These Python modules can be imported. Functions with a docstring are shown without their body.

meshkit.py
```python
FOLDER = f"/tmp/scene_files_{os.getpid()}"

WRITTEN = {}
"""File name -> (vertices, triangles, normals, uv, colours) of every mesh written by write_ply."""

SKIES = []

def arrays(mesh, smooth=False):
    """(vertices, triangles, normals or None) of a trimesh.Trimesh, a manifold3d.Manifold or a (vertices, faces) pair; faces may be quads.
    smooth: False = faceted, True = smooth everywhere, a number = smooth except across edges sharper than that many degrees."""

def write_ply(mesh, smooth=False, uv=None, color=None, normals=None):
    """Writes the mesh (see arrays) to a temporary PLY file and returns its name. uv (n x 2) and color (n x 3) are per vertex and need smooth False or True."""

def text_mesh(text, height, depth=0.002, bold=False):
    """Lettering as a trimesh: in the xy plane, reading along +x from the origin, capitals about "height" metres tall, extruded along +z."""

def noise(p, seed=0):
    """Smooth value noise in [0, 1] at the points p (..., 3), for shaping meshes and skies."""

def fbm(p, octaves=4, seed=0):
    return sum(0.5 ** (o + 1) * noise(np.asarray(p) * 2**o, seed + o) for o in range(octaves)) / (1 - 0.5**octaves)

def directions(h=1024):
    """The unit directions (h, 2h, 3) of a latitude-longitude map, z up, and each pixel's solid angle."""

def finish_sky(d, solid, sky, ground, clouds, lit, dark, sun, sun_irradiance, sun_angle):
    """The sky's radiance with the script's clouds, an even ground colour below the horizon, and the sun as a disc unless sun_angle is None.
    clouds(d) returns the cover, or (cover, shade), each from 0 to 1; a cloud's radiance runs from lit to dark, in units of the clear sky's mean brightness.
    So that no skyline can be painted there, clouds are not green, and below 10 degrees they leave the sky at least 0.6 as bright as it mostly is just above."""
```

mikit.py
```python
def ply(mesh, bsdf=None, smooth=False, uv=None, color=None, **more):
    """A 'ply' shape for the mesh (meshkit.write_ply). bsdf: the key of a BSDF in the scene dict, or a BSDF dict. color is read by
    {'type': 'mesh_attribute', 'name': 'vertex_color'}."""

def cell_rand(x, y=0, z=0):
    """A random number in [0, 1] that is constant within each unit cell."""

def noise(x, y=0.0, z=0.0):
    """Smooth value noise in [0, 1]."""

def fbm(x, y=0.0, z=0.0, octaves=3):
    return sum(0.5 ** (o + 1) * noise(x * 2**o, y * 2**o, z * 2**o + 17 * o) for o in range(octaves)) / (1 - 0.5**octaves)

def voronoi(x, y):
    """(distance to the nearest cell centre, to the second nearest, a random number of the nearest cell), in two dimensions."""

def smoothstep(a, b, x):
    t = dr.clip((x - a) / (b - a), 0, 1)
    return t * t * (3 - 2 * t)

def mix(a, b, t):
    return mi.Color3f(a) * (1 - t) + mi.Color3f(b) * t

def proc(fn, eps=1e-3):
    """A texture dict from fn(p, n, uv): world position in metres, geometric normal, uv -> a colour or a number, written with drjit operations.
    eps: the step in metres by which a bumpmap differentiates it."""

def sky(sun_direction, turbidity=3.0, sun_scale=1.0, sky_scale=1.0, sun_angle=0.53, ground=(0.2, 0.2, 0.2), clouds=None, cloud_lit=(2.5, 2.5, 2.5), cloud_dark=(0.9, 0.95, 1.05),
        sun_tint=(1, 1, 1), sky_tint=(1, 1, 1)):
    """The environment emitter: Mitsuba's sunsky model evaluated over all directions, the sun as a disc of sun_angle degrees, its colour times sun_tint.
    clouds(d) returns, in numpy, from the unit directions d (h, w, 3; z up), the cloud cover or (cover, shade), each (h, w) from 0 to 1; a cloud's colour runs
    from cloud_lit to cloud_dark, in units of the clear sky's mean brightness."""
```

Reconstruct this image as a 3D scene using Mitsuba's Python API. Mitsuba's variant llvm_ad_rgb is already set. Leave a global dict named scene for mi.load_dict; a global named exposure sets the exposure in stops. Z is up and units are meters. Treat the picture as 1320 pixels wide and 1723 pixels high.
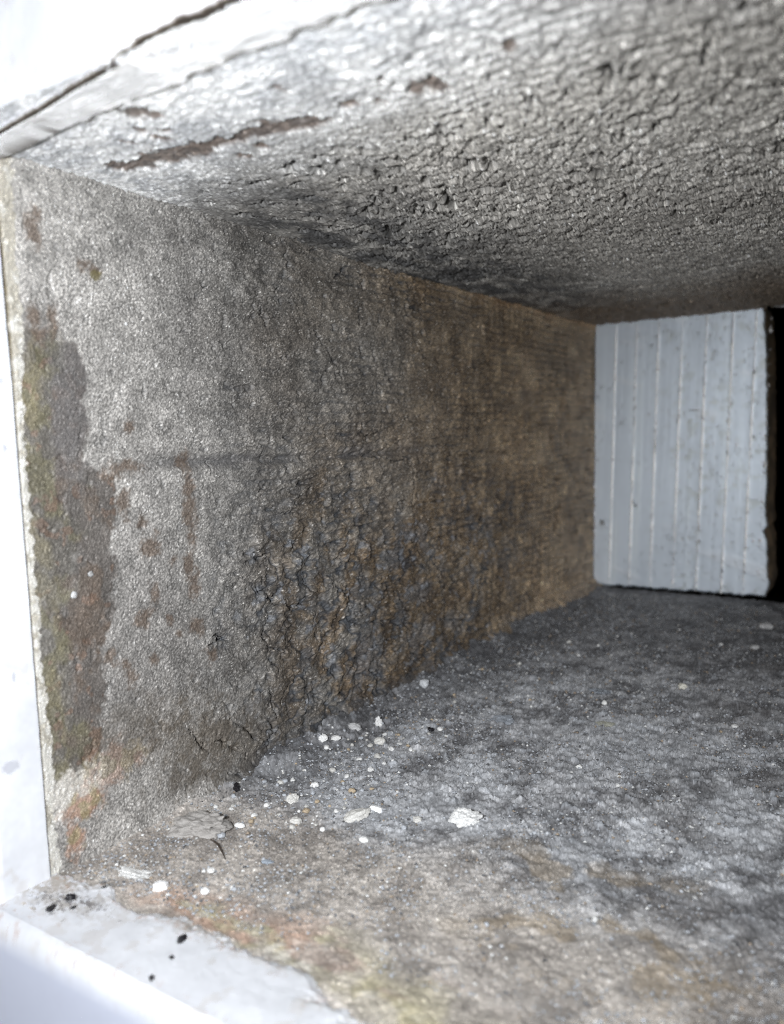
# A deep rough recess in a white painted wall, with the sawn end of an aluminium bar at its far end.
# All sizes in the code are millimetres; everything is scaled to metres when the meshes are written.
import math
import numpy as np
import trimesh
import mitsuba as mi
import mikit, meshkit
from scipy.spatial import cKDTree

T = mi.ScalarTransform4f
MM = 0.001
scene, labels = {}, {}
exposure = 0.0

# ------------------------------------------------------------------ camera
EYE = np.array([0.10018, -0.06045, 0.06363])
RIGHT = np.array([0.83479, 0.55003, -0.02441])
DOWN = np.array([0.04005, -0.10489, -0.99368])
FWD = np.array([-0.54911, 0.82853, -0.10959])
scene['camera'] = {
    'type': 'thinlens', 'fov': 2 * math.degrees(math.atan(660 / 1314.9)), 'fov_axis': 'x',
    'aperture_radius': 0.00068, 'focus_distance': 0.141, 'near_clip': 0.005, 'far_clip': 20.0,
    'to_world': T().look_at(origin=EYE.tolist(), target=(EYE + FWD).tolist(), up=(-DOWN).tolist()),
}

# ------------------------------------------------------------------ lamps: the phone's flash beside the lens, an added fill panel behind, out of view
FLASH = EYE - 0.022 * RIGHT - 0.004 * DOWN - 0.006 * FWD
scene['camera_flash'] = {
    'type': 'disk', 'to_world': T().look_at(origin=FLASH.tolist(), target=(FLASH + FWD - 0.06 * RIGHT).tolist(), up=(-DOWN).tolist()).scale(0.0026),
    'emitter': {'type': 'area', 'radiance': {'type': 'rgb', 'value': [3650, 3750, 3850]}},
}
FILL_POS = np.array([0.75, -1.25, 0.35])
scene['fill_panel'] = {
    'type': 'rectangle', 'to_world': T().look_at(origin=FILL_POS.tolist(), target=[0.03, 0.05, 0.05], up=[0, 0, 1]).scale([0.30, 0.30, 1]),
    'emitter': {'type': 'area', 'radiance': {'type': 'rgb', 'value': [7.6, 7.7, 7.95]}},
}
labels['camera_flash'] = {'label': 'tiny round flash lamp beside the camera lens', 'category': 'lamp'}
labels['fill_panel'] = {'label': 'square fill panel added out of view before the wall', 'category': 'lamp'}

# ------------------------------------------------------------------ noise tools (2-D, mm)
def table(seed, n=512):
    return np.random.default_rng(seed).random((n, n)).astype(np.float32)

_tables = {}
def vn(u, v, seed=0):
    """Smooth value noise in [0, 1]."""
    t = _tables.setdefault(seed % 7, table(100 + seed % 7))
    u = u + seed * 37.31; v = v + seed * 91.7
    iu, iv = np.floor(u).astype(np.int64), np.floor(v).astype(np.int64)
    fu, fv = u - iu, v - iv
    fu = fu * fu * (3 - 2 * fu); fv = fv * fv * (3 - 2 * fv)
    a, b = iu & 511, iv & 511
    a1, b1 = (iu + 1) & 511, (iv + 1) & 511
    return (t[a, b] * (1 - fu) + t[a1, b] * fu) * (1 - fv) + (t[a, b1] * (1 - fu) + t[a1, b1] * fu) * fv

def fbm(u, v, seed=0, octaves=4, gain=0.5):
    s, amp, tot = 0, 1.0, 0
    for o in range(octaves):
        c, d = math.cos(0.6 * o), math.sin(0.6 * o)
        s = s + amp * vn((u * c - v * d) * 2**o, (u * d + v * c) * 2**o, seed + 11 * o)
        tot += amp; amp *= gain
    return s / tot

_ang = table(99) * 2 * np.pi
_gx, _gy = np.cos(_ang), np.sin(_ang)
def pn(u, v, seed=0):
    """Gradient noise, about -1 to 1."""
    u = u + seed * 37.31; v = v + seed * 91.7
    iu, iv = np.floor(u).astype(np.int64), np.floor(v).astype(np.int64)
    fu, fv = u - iu, v - iv
    su = fu**3 * (fu * (fu * 6 - 15) + 10); sv = fv**3 * (fv * (fv * 6 - 15) + 10)
    def g(a, b):
        i, j = (iu + a) & 511, (iv + b) & 511
        return _gx[i, j] * (fu - a) + _gy[i, j] * (fv - b)
    return 1.5 * ((g(0, 0) * (1 - su) + g(1, 0) * su) * (1 - sv) + (g(0, 1) * (1 - su) + g(1, 1) * su) * sv)

def billow(u, v, seed=0, octaves=3, gain=0.5):
    """Rounded lumps parted by sharp creases, 0 (crease) to about 1."""
    s, amp, tot = 0, 1.0, 0
    for o in range(octaves):
        c, d = math.cos(1.1 * o), math.sin(1.1 * o)
        s = s + amp * np.abs(pn((u * c - v * d) * 2.1**o, (u * d + v * c) * 2.1**o, seed + 5 * o))
        tot += amp; amp *= gain
    return s / tot * 1.6

def grit_noise(u, v, seed, size):
    """Fine grain: two gradient noises at different angles, 0 to 1."""
    return .5 + .42 * pn((.8 * u + .6 * v) / size, (.8 * v - .6 * u) / size, seed) + .30 * pn((.5 * u - .87 * v) / size * 1.9, (.5 * v + .87 * u) / size * 1.9, seed + 3)

def sstep(a, b, x):
    t = np.clip((x - a) / (b - a), 0, 1)
    return t * t * (3 - 2 * t)

def lerp(a, b, t):
    return np.asarray(a) * (1 - t) + np.asarray(b) * t

def cells(u, v, seed, jitter=0.85):
    """Jittered unit cells: (distance to the nearest centre, border distance, random number of the cell)."""
    u0, u1, v0, v1 = math.floor(u.min()) - 2, math.ceil(u.max()) + 2, math.floor(v.min()) - 2, math.ceil(v.max()) + 2
    r = np.random.default_rng(seed)
    gu, gv = np.meshgrid(np.arange(u0, u1), np.arange(v0, v1), indexing='ij')
    p = np.c_[gu.ravel() + 0.5 + 0.5 * (gv.ravel() % 2), gv.ravel() + 0.5] + (r.random((gu.size, 2)) - 0.5) * jitter
    k = r.random(len(p))
    d, i = cKDTree(p).query(np.c_[u.ravel(), v.ravel()], k=2, workers=-1)
    return d[:, 0].reshape(u.shape), (d[:, 1] - d[:, 0]).reshape(u.shape), k[i[:, 0]].reshape(u.shape)

def segdist(u, v, pts):
    """Distance to a polyline and the position along it (0..1)."""
    pts = np.asarray(pts, float)
    best, along = np.full(u.shape, 1e9), np.zeros(u.shape)
    L = np.r_[0, np.cumsum(np.hypot(*np.diff(pts, axis=0).T))]
    for k in range(len(pts) - 1):
        a, d = pts[k], pts[k + 1] - pts[k]
        t = np.clip(((u - a[0]) * d[0] + (v - a[1]) * d[1]) / (d @ d), 0, 1)
        q = np.hypot(u - a[0] - t * d[0], v - a[1] - t * d[1])
        m = q < best
        best = np.where(m, q, best); along = np.where(m, (L[k] + t * (L[k + 1] - L[k])) / L[-1], along)
    return best, along

def wander(p, ang, length, step, rng, turn=0.5):
    pts, a = [np.array(p, float)], ang
    for _ in range(max(2, int(length / step))):
        a = ang + (a - ang) * 0.6 + rng.normal(0, turn)
        pts.append(pts[-1] + step * np.array([math.cos(a), math.sin(a)]))
    return np.array(pts)

def crack_field(u, v, lines, width):
    """0..1 depth of thin cracks along polylines (only the vertices near each line are looked at)."""
    out = np.zeros(u.shape)
    for pts, w in lines:
        pts = np.asarray(pts, float)
        m = (u > pts[:, 0].min() - 3) & (u < pts[:, 0].max() + 3) & (v > pts[:, 1].min() - 3) & (v < pts[:, 1].max() + 3)
        if not m.any():
            continue
        d, al = segdist(u[m], v[m], pts)
        ww = width * w * (0.35 + 0.65 * np.sin(np.pi * np.clip(al, 0.03, 0.97)))
        out[m] = np.maximum(out[m], np.clip(1.2 - d / ww, 0, 1))
    return out

def axis(density, a, b, n):
    """n+1 positions from a to b, spaced so that 'density' per mm is followed."""
    s = np.linspace(a, b, 4000)
    c = np.cumsum(density(s)); c = (c - c[0]) / (c[-1] - c[0])
    return np.interp(np.linspace(0, 1, n + 1), c, s)

def sheet(P, flip=False):
    """(vertices, triangles) of a grid of points (n, m, 3)."""
    n, m = P.shape[:2]
    i = np.arange(n * m).reshape(n, m)
    q = np.stack([i[:-1, :-1], i[1:, :-1], i[1:, 1:], i[:-1, 1:]], -1).reshape(-1, 4)
    if flip:
        q = q[:, ::-1]
    # the diagonals alternate so that no direction shows
    return P.reshape(-1, 3), np.vstack([q[:, [0, 1, 2]], q[:, [0, 2, 3]]])

def sheet_entry(P, col, bsdf, flip=False, sparkle=0.0, seed=1):
    if sparkle:
        r = np.random.default_rng(seed).random(col.shape[:2])[..., None]
        col = col * (1 + sparkle * (r - .5) + 1.6 * sparkle * (r > .95))
    v, f = sheet(P, flip)
    return mikit.ply((v * MM, f), bsdf, smooth=True, color=np.clip(col.reshape(-1, 3), 0.002, 0.92))

# ------------------------------------------------------------------ materials
VC = {'type': 'mesh_attribute', 'name': 'vertex_color'}
def rough(name, roughness, specular=0.3, color=VC):
    scene[name] = {'type': 'twosided', 'bsdf': {'type': 'principled', 'base_color': color, 'roughness': roughness, 'specular': specular}}
rough('mat_cement', 0.62, 0.45)
rough('mat_crust', 0.58, 0.4)
rough('mat_floor', 0.7, 0.35)
rough('mat_paint', 0.5, 0.4)
rough('mat_crumb', 0.6, 0.4)
rough('mat_pellet', 0.38, 0.5, {'type': 'rgb', 'value': [0.012, 0.011, 0.014]})
rough('mat_hollow_dark', 0.9, 0.1, {'type': 'rgb', 'value': [0.012, 0.011, 0.010]})  # near black, painted for the unlit depth of the hollow
rough('mat_dark_joint', 0.9, 0.1, {'type': 'rgb', 'value': [0.05, 0.042, 0.034]})
rough('mat_bar_side', 0.7, 0.3)
scene['mat_metal'] = {'type': 'twosided', 'bsdf': {'type': 'principled', 'base_color': VC, 'metallic': 0.75, 'roughness': 0.53, 'specular': 0.5}}

D, H, W = 232.0, 100.0, 185.0          # depth, height and width of the recess

# ------------------------------------------------------------------ the side wall (x = 0)
wall_cracks = [
    ([(77, 98.4), (80, 100.5), (84, 101)], 1.3), ([(70.8, 93.8), (74, 96), (77, 98.4)], 1.0), ([(88.5, 101.4), (89.5, 98.5)], 1.2),
    ([(68, 79.5), (70, 77.5), (71.8, 76), (72.7, 73.4)], 1.5), ([(64, 83.5), (66, 81), (68, 79.5)], .8),
    ([(77.2, 57.6), (86, 56.6), (93, 55.4), (99, 55.9), (101, 53), (101.6, 48), (99.5, 44)], .9),
    ([(137, 80), (140.5, 81), (144.8, 79.2)], 1.2), ([(160.7, 59.4), (163, 57.8), (160, 54.5), (156, 54.7), (146, 55.3), (133, 56), (124, 55)], 1.0),
    ([(189.4, 55), (191, 51.7), (190.5, 48)], 1.1), ([(158, 66), (162, 63.6), (166, 63.4)], 1.0),
    ([(68, 20), (72, 22.5), (75.4, 20.4), (82, 19.3), (89.6, 17.9), (94, 15.5), (97, 15.8)], 1.5),
    ([(58.8, 16.8), (63, 18), (66, 20.5), (71.3, 26.6), (73, 30)], 1.2), ([(64, 15), (70, 17.4), (75.4, 20.4)], 1.1),
    ([(97.7, 22.7), (98.5, 30), (101, 37), (101.3, 44.2)], .9), ([(112.6, 33.8), (118, 35.3), (126, 33)], 1.0),
    ([(115, 13), (119, 11.5), (123, 7.9), (124.5, 3)], 1.6), ([(119, 11.5), (127, 10), (129.5, 4)], 1.4), ([(102.6, 8.5), (110, 8.2), (115, 7)], 1.3),
    ([(83.8, 1), (84.5, 7), (86, 12)], 1.5), ([(67.6, 35), (72, 37), (74, 41)], .8), ([(46.7, 22.3), (52, 20.5), (55, 22)], .9),
    ([(44, 10), (47.5, 7.3), (46.6, 3)], 1.3), ([(55, 12), (60, 10.6), (63, 6)], 1.2), ([(36, 12), (40, 8.8), (43, 5)], 1.1),
    ([(70, 9), (77, 12.5), (83.8, 14)], 1.3), ([(74, 6), (78.5, 9), (83.8, 7)], 1.2), ([(92, 25), (97, 18), (96, 12), (100, 7)], 1.3),
    ([(26, 14), (29.5, 9.5), (31, 6.8)], .5),
]
_r = np.random.default_rng(5)
for _ in range(230):
    y = 30 + 165 * _r.random() ** 0.8; z = 62 * _r.random() ** 1.1 if _r.random() < .72 else _r.uniform(55, 100)
    L = _r.uniform(2, 8) * (1.25 if z < 40 else .6)
    wall_cracks.append((wander((y, z), _r.choice([1.4, 0.2, 2.2, -.9]) + _r.normal(0, .3), L, .9, _r, .45), _r.uniform(.35, .95) * (1.1 if z < 40 else .7)))

def wall_relief(y, z):
    """Height into the recess and the masks that the colours share."""
    deep = sstep(12, 90, y)
    wy = y + 1.2 * (fbm(y / 4, z / 4, 3, 3) - .5); wz = z + 1.2 * (fbm(y / 4, z / 4, 9, 3) - .5)
    h = 1.2 * (fbm(y / 30, z / 22, 1, 3) - .5)
    # woven-looking rows of small dimples
    rows = sstep(20, 66, y) * (.45 + .55 * sstep(.38, .6, fbm(y / 22, z / 18, 14, 3)))
    bz = wz + .25 * pn(y / 3, z / 3, 15)
    dim = (.5 + .5 * np.cos(2 * np.pi * (z + .5 * pn(y / 6, z / 6, 15) + .3 * pn(y / 2, z / 2, 18)) / 2.05)) * (.0 + 1.3 * vn(wy / 1.25 + .5 * pn(y / 3, z / 3, 47) + .5 * (np.round(z / 2.05) % 2), np.round(z / 2.05) * 3.7, 19))
    dimple = rows * sstep(.35, .9, dim * .75 + .55 * vn(y / 3.6, z / 2.6, 16) - .02)
    rib = .5 - .5 * np.cos(2 * np.pi * (z + .6 * pn(y / 9, z / 9, 48) + .22 * pn(y / 1.6, z / 1.6, 49)) / 2.05)
    ribs = sstep(22, 60, y) * (.30 + .70 * sstep(.38, .6, fbm(y / 16, z / 14, 50, 3))) * sstep(.16, .5, vn(wy / 1.9, np.round(z / 2.05) * 2.3, 53))
    h -= .52 * dimple + .42 * ribs * rib ** 2
    lumps = billow(wy / 5.5, wz / 3.0, 17, 3, .6)
    h += rows * .7 * (lumps - .45)
    # larger lumps with open joints, low down and in the middle
    low = sstep(62, 34, z + 26 * (fbm(y / 16, z / 12, 31, 4) - .5)) * sstep(30, 60, y + .25 * z) * sstep(200, 130, y)
    big = np.abs(pn(wy / 9.5 + .22 * pn(y / 2, z / 2, 34), wz / 7.0 + .22 * pn(y / 2, z / 2, 35), 33)) * 1.5
    b2 = np.minimum(big * 1.15, .16 + np.abs(pn(wy / 6.0 + .2 * pn(y / 1.5, z / 1.5, 40), wz / 4.2, 36)) * 1.2) + .22 * np.abs(pn(wy / 2.4, wz / 2.0, 39))
    lump = sstep(0, .30, b2)
    h += low * (1.05 * (np.sqrt(np.clip(b2, 0, 1.5)) - .55) + .8 * pn(y / 4, z / 4, 37))
    # the ledge at half height
    led = 58.2 + .7 * (fbm(y / 7, z * 0, 41, 3) - .5) - .012 * y
    ledge = sstep(13, 34, y) * sstep(118, 95, y)
    h += ledge * (-.95 * np.exp(-((z - led - .4) / .9) ** 2) + .55 * sstep(.9, -.9, z - led) * sstep(-9, -1, z - led))
    # pits
    pit = sstep(.69, .80, fbm(y / 1.5, z / 1.5, 51, 3)) * (.35 + .65 * deep)
    h -= .7 * pit
    cr = crack_field(y + .55 * pn(y / 1.3, z / 1.3, 75) + .25 * pn(y / .5, z / .5, 78), z + .55 * pn(y / 1.3, z / 1.3, 76) + .25 * pn(y / .5, z / .5, 79), wall_cracks, .36)
    cr = np.clip(cr * 2.2 * (fbm(y / 1.1, z / 1.1, 77, 3) - .14), 0, 1)
    h -= 1.0 * cr
    # grain
    g1 = grit_noise(y, z, 61, .42); g2 = grit_noise(y, z, 65, .24); g3 = vn(y / .7, z / .7, 63)
    grain = np.clip(g1 * .55 + g2 * .45, 0, 1)
    h += (.26 + .10 * deep) * (grain - .5) + .22 * (fbm(y / 1.1, z / 1.1, 64, 2) - .5)
    # a fillet of dirt at the foot, and a softened front edge
    foot = 3.2 * (.5 + fbm(y / 9, z * 0, 71, 3)) * sstep(10, 40, y) + 1.0
    h += foot * .8 * sstep(foot * 1.2, -1, z) ** 2
    h -= 1.6 * sstep(.55, -.9, y) ** 1.5 + .15 * sstep(3, 1, y)
    return h, dict(deep=deep, low=low, lump=lump, b2=b2, rows=rows, dimple=dimple, ribf=ribs * rib ** 3, lumps=lumps, pit=pit, cr=cr, grain=grain, g2=g2, g3=g3, led=led, ledge=ledge)

def blot(y, z, cy, cz, ry, rz, seed, soft=.35, rough_=.8):
    q = np.hypot((y - cy) / ry, (z - cz) / rz) + rough_ * (fbm(y / 1.6, z / 1.6, seed, 4) - .5) + .35 * rough_ * (vn(y / .35, z / .35, seed + 3) - .5)
    return sstep(1 + soft * .5, 1 - soft * .5, q)

def wall_color(y, z, m):
    n1, n2, n3 = fbm(y / 18, z / 18, 81, 4), fbm(y / 5, z / 5, 82, 4), fbm(y / 1.2, z / 1.2, 83, 3)
    sh = lambda a: a[..., None]
    grey = lerp([.31, .297, .280], [.235, .224, .212], sh(sstep(.35, .65, n1)))
    grey = grey * sh(1 + .25 * sstep(20, 2, y) )
    brown = lerp([.43, .325, .215], [.32, .235, .155], sh(sstep(.3, .7, n2)))
    toB = np.clip(sstep(28, 165, y + 60 * (n1 - .5)) * 1.05 + .30 * sstep(90, 101, z) * sstep(70, 110, y) + .80 * m['low'] * sstep(.38, .58, n2) * sstep(34, 70, y), 0, 1)
    c = lerp(grey, brown, sh(toB))
    # mid part is a darker grey
    c = c * sh(1 - .42 * sstep(12, 56, y) * sstep(190, 110, y) * (.5 + n2)) * lerp([1, 1, 1], [1.01, 1.0, .972], sh(sstep(20, 70, y))) * sh(1 - .30 * m['low'] * sstep(.25, .6, n1))
    c = c * sh(.72 + .56 * n3)
    # grains: pale crystals and dark gaps between them
    gr = m['grain']
    c = c * sh(.44 + 1.12 * sstep(.24, .80, gr)) * sh(1 + .9 * (fbm(y / 3.0, z / 2.6, 89, 4) - .5)) 
    pale = sstep(.66, .80, m['g2']) * sstep(.45, .65, m['g3'])
    c = lerp(c, [.62, .60, .57], sh(pale * (.55 - .25 * sstep(90, 190, y))))
    # weathered dark film in joints, pits and cracks, plus shade painted into rib furrows
    film = np.clip(m['low'] * sstep(.34, .06, m['b2']) * (.35 + .65 * sstep(.35, .6, fbm(y / 7, z / 7, 88, 3))) * .95 + m['pit'] * .6 + m['cr'] * .9 + m['dimple'] * .45 * sstep(165, 95, y) + m['ribf'] * .58 + m['rows'] * .4 * sstep(.2, .06, m['lumps']), 0, 1)
    c = lerp(c, lerp([.048, .054, .063], [.030, .030, .032], sh(sstep(.4, .7, n2))), sh(film * .92))
    blu = m['low'] * sstep(.56, .66, fbm(y / 6, z / 5, 85, 4)) * (1 - m['cr'])
    c = lerp(c, np.array([.10, .108, .12]) * sh(.5 + n3), sh(.45 * blu))
    blu2 = m['low'] * sstep(.69, .74, fbm(y / 2.4, z / 2, 86, 3))
    c = lerp(c, np.array([.20, .215, .24]) * sh(.5 + n3), sh(.5 * blu2))
    # ledge line: its soft shading painted darker into the colour
    ll = m['ledge'] * np.exp(-((z - m['led'] - .6) / 1.2) ** 2) * (.45 + .55 * sstep(.3, .6, fbm(y / 5, z / 3, 87, 3)))
    c = lerp(c, [.085, .084, .088], sh(.62 * ll))
    # stained band by the front edge: brown, olive and slate
    wob = 7.0 * (fbm(y / 6, z / 6, 91, 4) - .5) + 1.4 * (vn(y / .5, z / .5, 92) - .5)
    edge_r = np.interp(z, [3, 9, 14, 17, 25, 30, 38, 44, 50, 55, 60, 66, 74, 80, 84], [3.5, 6.0, 6.2, 10.0, 10.5, 11.5, 13.2, 12.6, 13, 13.8, 11, 11.5, 9, 8.0, 1.0])
    edge_l = np.interp(z, [0, 14, 30, 60, 70, 80, 100], [1.7, 1.5, 1.2, .9, 1.2, 1.7, 1.9]) + .7 * (fbm(y / 1.2, z / 1.2, 93, 3) - .5) * 2
    band = sstep(1.8, -1.2, y + wob - edge_r) * sstep(-.15, .25, y - edge_l) * sstep(12.0, 15.0, z + 3 * (n2 - .5)) * sstep(84, 78, z + 8 * (n2 - .5) + .5 * y)
    band = sstep(.28, .80, band + (.55 * (gr - .5) + 1.1 * (fbm(y / 2.2, z / 2.6, 99, 4) - .5)) * sstep(0, .1, band)) 
    b1, b2 = fbm(y / 4, z / 6, 94, 4), fbm(y / 3, z / 4, 95, 4)
    stain = lerp([.115, .088, .072], [.135, .125, .080], sh(sstep(.42, .58, b1 + .055 * (6 - y))))
    stain = lerp(stain, [.115, .108, .108], sh(sstep(.46, .6, b2) * .8))
    stain = lerp(stain, [.17, .105, .075], sh(sstep(.64, .70, fbm(y / 2, z / 2, 96, 3)) * .7))
    slate = blot(y, z, 8.5, 68, 4.0, 11, 97, .8)
    stain = lerp(stain, [.13, .126, .135], sh(.8 * slate))
    yel = sstep(4.8, 2.8, y) * sstep(.48, .62, fbm(y / 3, z / 5, 98, 3))
    stain = lerp(stain, [.20, .175, .10], sh(.5 * yel))
    c = lerp(c, stain * np.array([1.0, .97, .90]) * sh(.22 + .46 * gr + .66 * fbm(y / 2.6, z / 3.4, 100, 4)), sh(band * (.72 + .25 * n3)))
    far = sstep(95, 150, y)
    c = lerp(c, np.array([.070, .058, .050]) * sh(.6 + .8 * n3), sh(far * .34 * sstep(.54, .68, fbm(y / 9, z / 3.2, 101, 4)) * sstep(102, 80, z)))
    c = c * sh(1 - far * .34 * sstep(-.2, .7, np.cos(2 * np.pi * (y + 1.2 * pn(y / 8, z / 8, 102)) / 3.4)) * sstep(.35, .6, fbm(y / 14, z / 9, 103, 3)))
    # the pale rounded edge
    strip = sstep(.2, -.2, y - edge_l) 
    c = lerp(c, lerp([.56, .545, .50], [.36, .335, .28], sh(sstep(.5, .75, n3 + .3 * sstep(60, 95, z)))), sh(strip * .85))
    c = lerp(c, [.11, .09, .055], sh(sstep(.38, -.1, y) * .9 * (.5 + n3)))
    # brown spots where the grey skin has gone
    spots = [(12.0, 87.9, 1.1, .8), (13.6, 87.0, 1.1, .7), (29.3, 58.2, 1.2, 1.6), (29.4, 54, .9, 3.2), (29.6, 49.5, 1.1, 2.5), (29.8, 46.2, .7, 2.0), (21.1, 45.4, 1.2, 1.5), (28.8, 41.3, 1.0, 1.5),
             (21.3, 37.6, .9, 1.3), (29.5, 38.4, 1.1, 1.9), (19.1, 34.2, 1.1, 1.2), (29.8, 30.3, 1.1, 1.2), (12.6, 30.1, 1.1, 1.2), (18.1, 64.8, .8, .9), (16.3, 53, .9, 1.6), (19.6, 49.4, 1.1, .9),
             (16.3, 58.2, 2.4, 1.0), (25.5, 42.2, .8, .8), (24, 33, .6, .7), (15.5, 26.5, .9, 1.4), (20.5, 27, .7, .8), (33, 24.5, 1.1, 1.5), (4.6, 91.5, .9, 2.2), (3.6, 78.5, .9, 1.9), (6.5, 79, .7, 1.6), (26, 30, .6, .5)]
    sp = np.zeros(y.shape)
    for i, (a, b, ra, rb) in enumerate(spots):
        q = (np.abs(y - a) < ra * 3) & (np.abs(z - b) < rb * 3)
        sp[q] = np.maximum(sp[q], blot(y[q], z[q], a, b, ra * 1.15, rb * 1.15, 200 + i, 1.3, 2.3))
    c = lerp(c, lerp([.115, .085, .066], [.14, .105, .08], sh(n3)) * sh(.6 + .7 * gr), sh(sp * .82))
    c = lerp(c, [.15, .13, .055], sh(.7 * blot(y, z, 13.9, 86.6, 1.2, .7, 260, .5, 1.0)))
    # rust and ochre low at the front, under a pale bloom
    bloom = blot(y, z, 5.0, 11.5, 4.2, 3.4, 270, .5, 1.3) 
    c = lerp(c, np.array([.58, .55, .50]) * sh(.7 + .5 * gr), sh(.8 * bloom))
    ru = np.maximum(blot(y, z, 6.6, 8.6, 3.6, 2.0, 271, .7, 1.1), np.maximum(blot(y, z, 4.3, 4.4, 1.5, 2.8, 272, .7, 1.2), .6 * blot(y, z, 12, 13, 5, 3, 273, .8, 1.4)))
    c = lerp(c, lerp([.33, .19, .125], [.27, .205, .10], sh(sstep(.45, .6, fbm(y / 2, z / 2, 274, 3)))) * sh(.75 + .5 * gr), sh(.75 * ru))
    br = blot(y, z, 17, 17, 9, 4.0, 275, 1.4, 1.9) * .55 + blot(y, z, 27, 10.5, 8, 6.5, 276, 1.5, 2.2) * .8 + blot(y, z, 38, 7, 9, 6, 278, 1.5, 2.2) * .7
    c = lerp(c, np.array([.10, .082, .062]) * sh(.6 + .6 * gr), sh(np.clip(br, 0, 1) * .8))
    # rust under the ceiling far in, darker low down by the end
    c = lerp(c, [.30, .17, .08], sh(.55 * sstep(96, 101, z + 3 * (n2 - .5)) * sstep(110, 170, y)))
    c = c * sh(1 + .55 * sstep(93, 101, z + 4 * (n2 - .5)) * sstep(50, 85, y))  # top edge lightened in colour to show it catching light
    c = lerp(c, [.06, .048, .04], sh(.45 * sstep(62, 42, z) * sstep(185, 225, y + 20 * (n2 - .5)) * sstep(.35, .6, fbm(y / 9, z / 2.2, 277, 3))))
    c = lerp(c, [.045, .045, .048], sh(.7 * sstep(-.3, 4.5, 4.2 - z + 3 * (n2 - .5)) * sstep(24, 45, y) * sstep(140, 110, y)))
    return c

ys = axis(lambda y: 1 / (1 + np.maximum(y, 0) / 46) ** 1.15, -1.6, D + .5, 860)
zs = axis(lambda z: 1 + 0 * z, -3, 103.5, 690)
Y, Z = np.meshgrid(ys, zs, indexing='ij')
hw, mw = wall_relief(Y, Z)
scene['side_wall'] = sheet_entry(np.stack([hw, Y, Z], -1), wall_color(Y, Z, mw), 'mat_cement', sparkle=.55, seed=3)
labels['side_wall'] = {'label': 'rough grainy side wall of the recess, grey at the front and brown deeper in', 'category': 'wall'}

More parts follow.
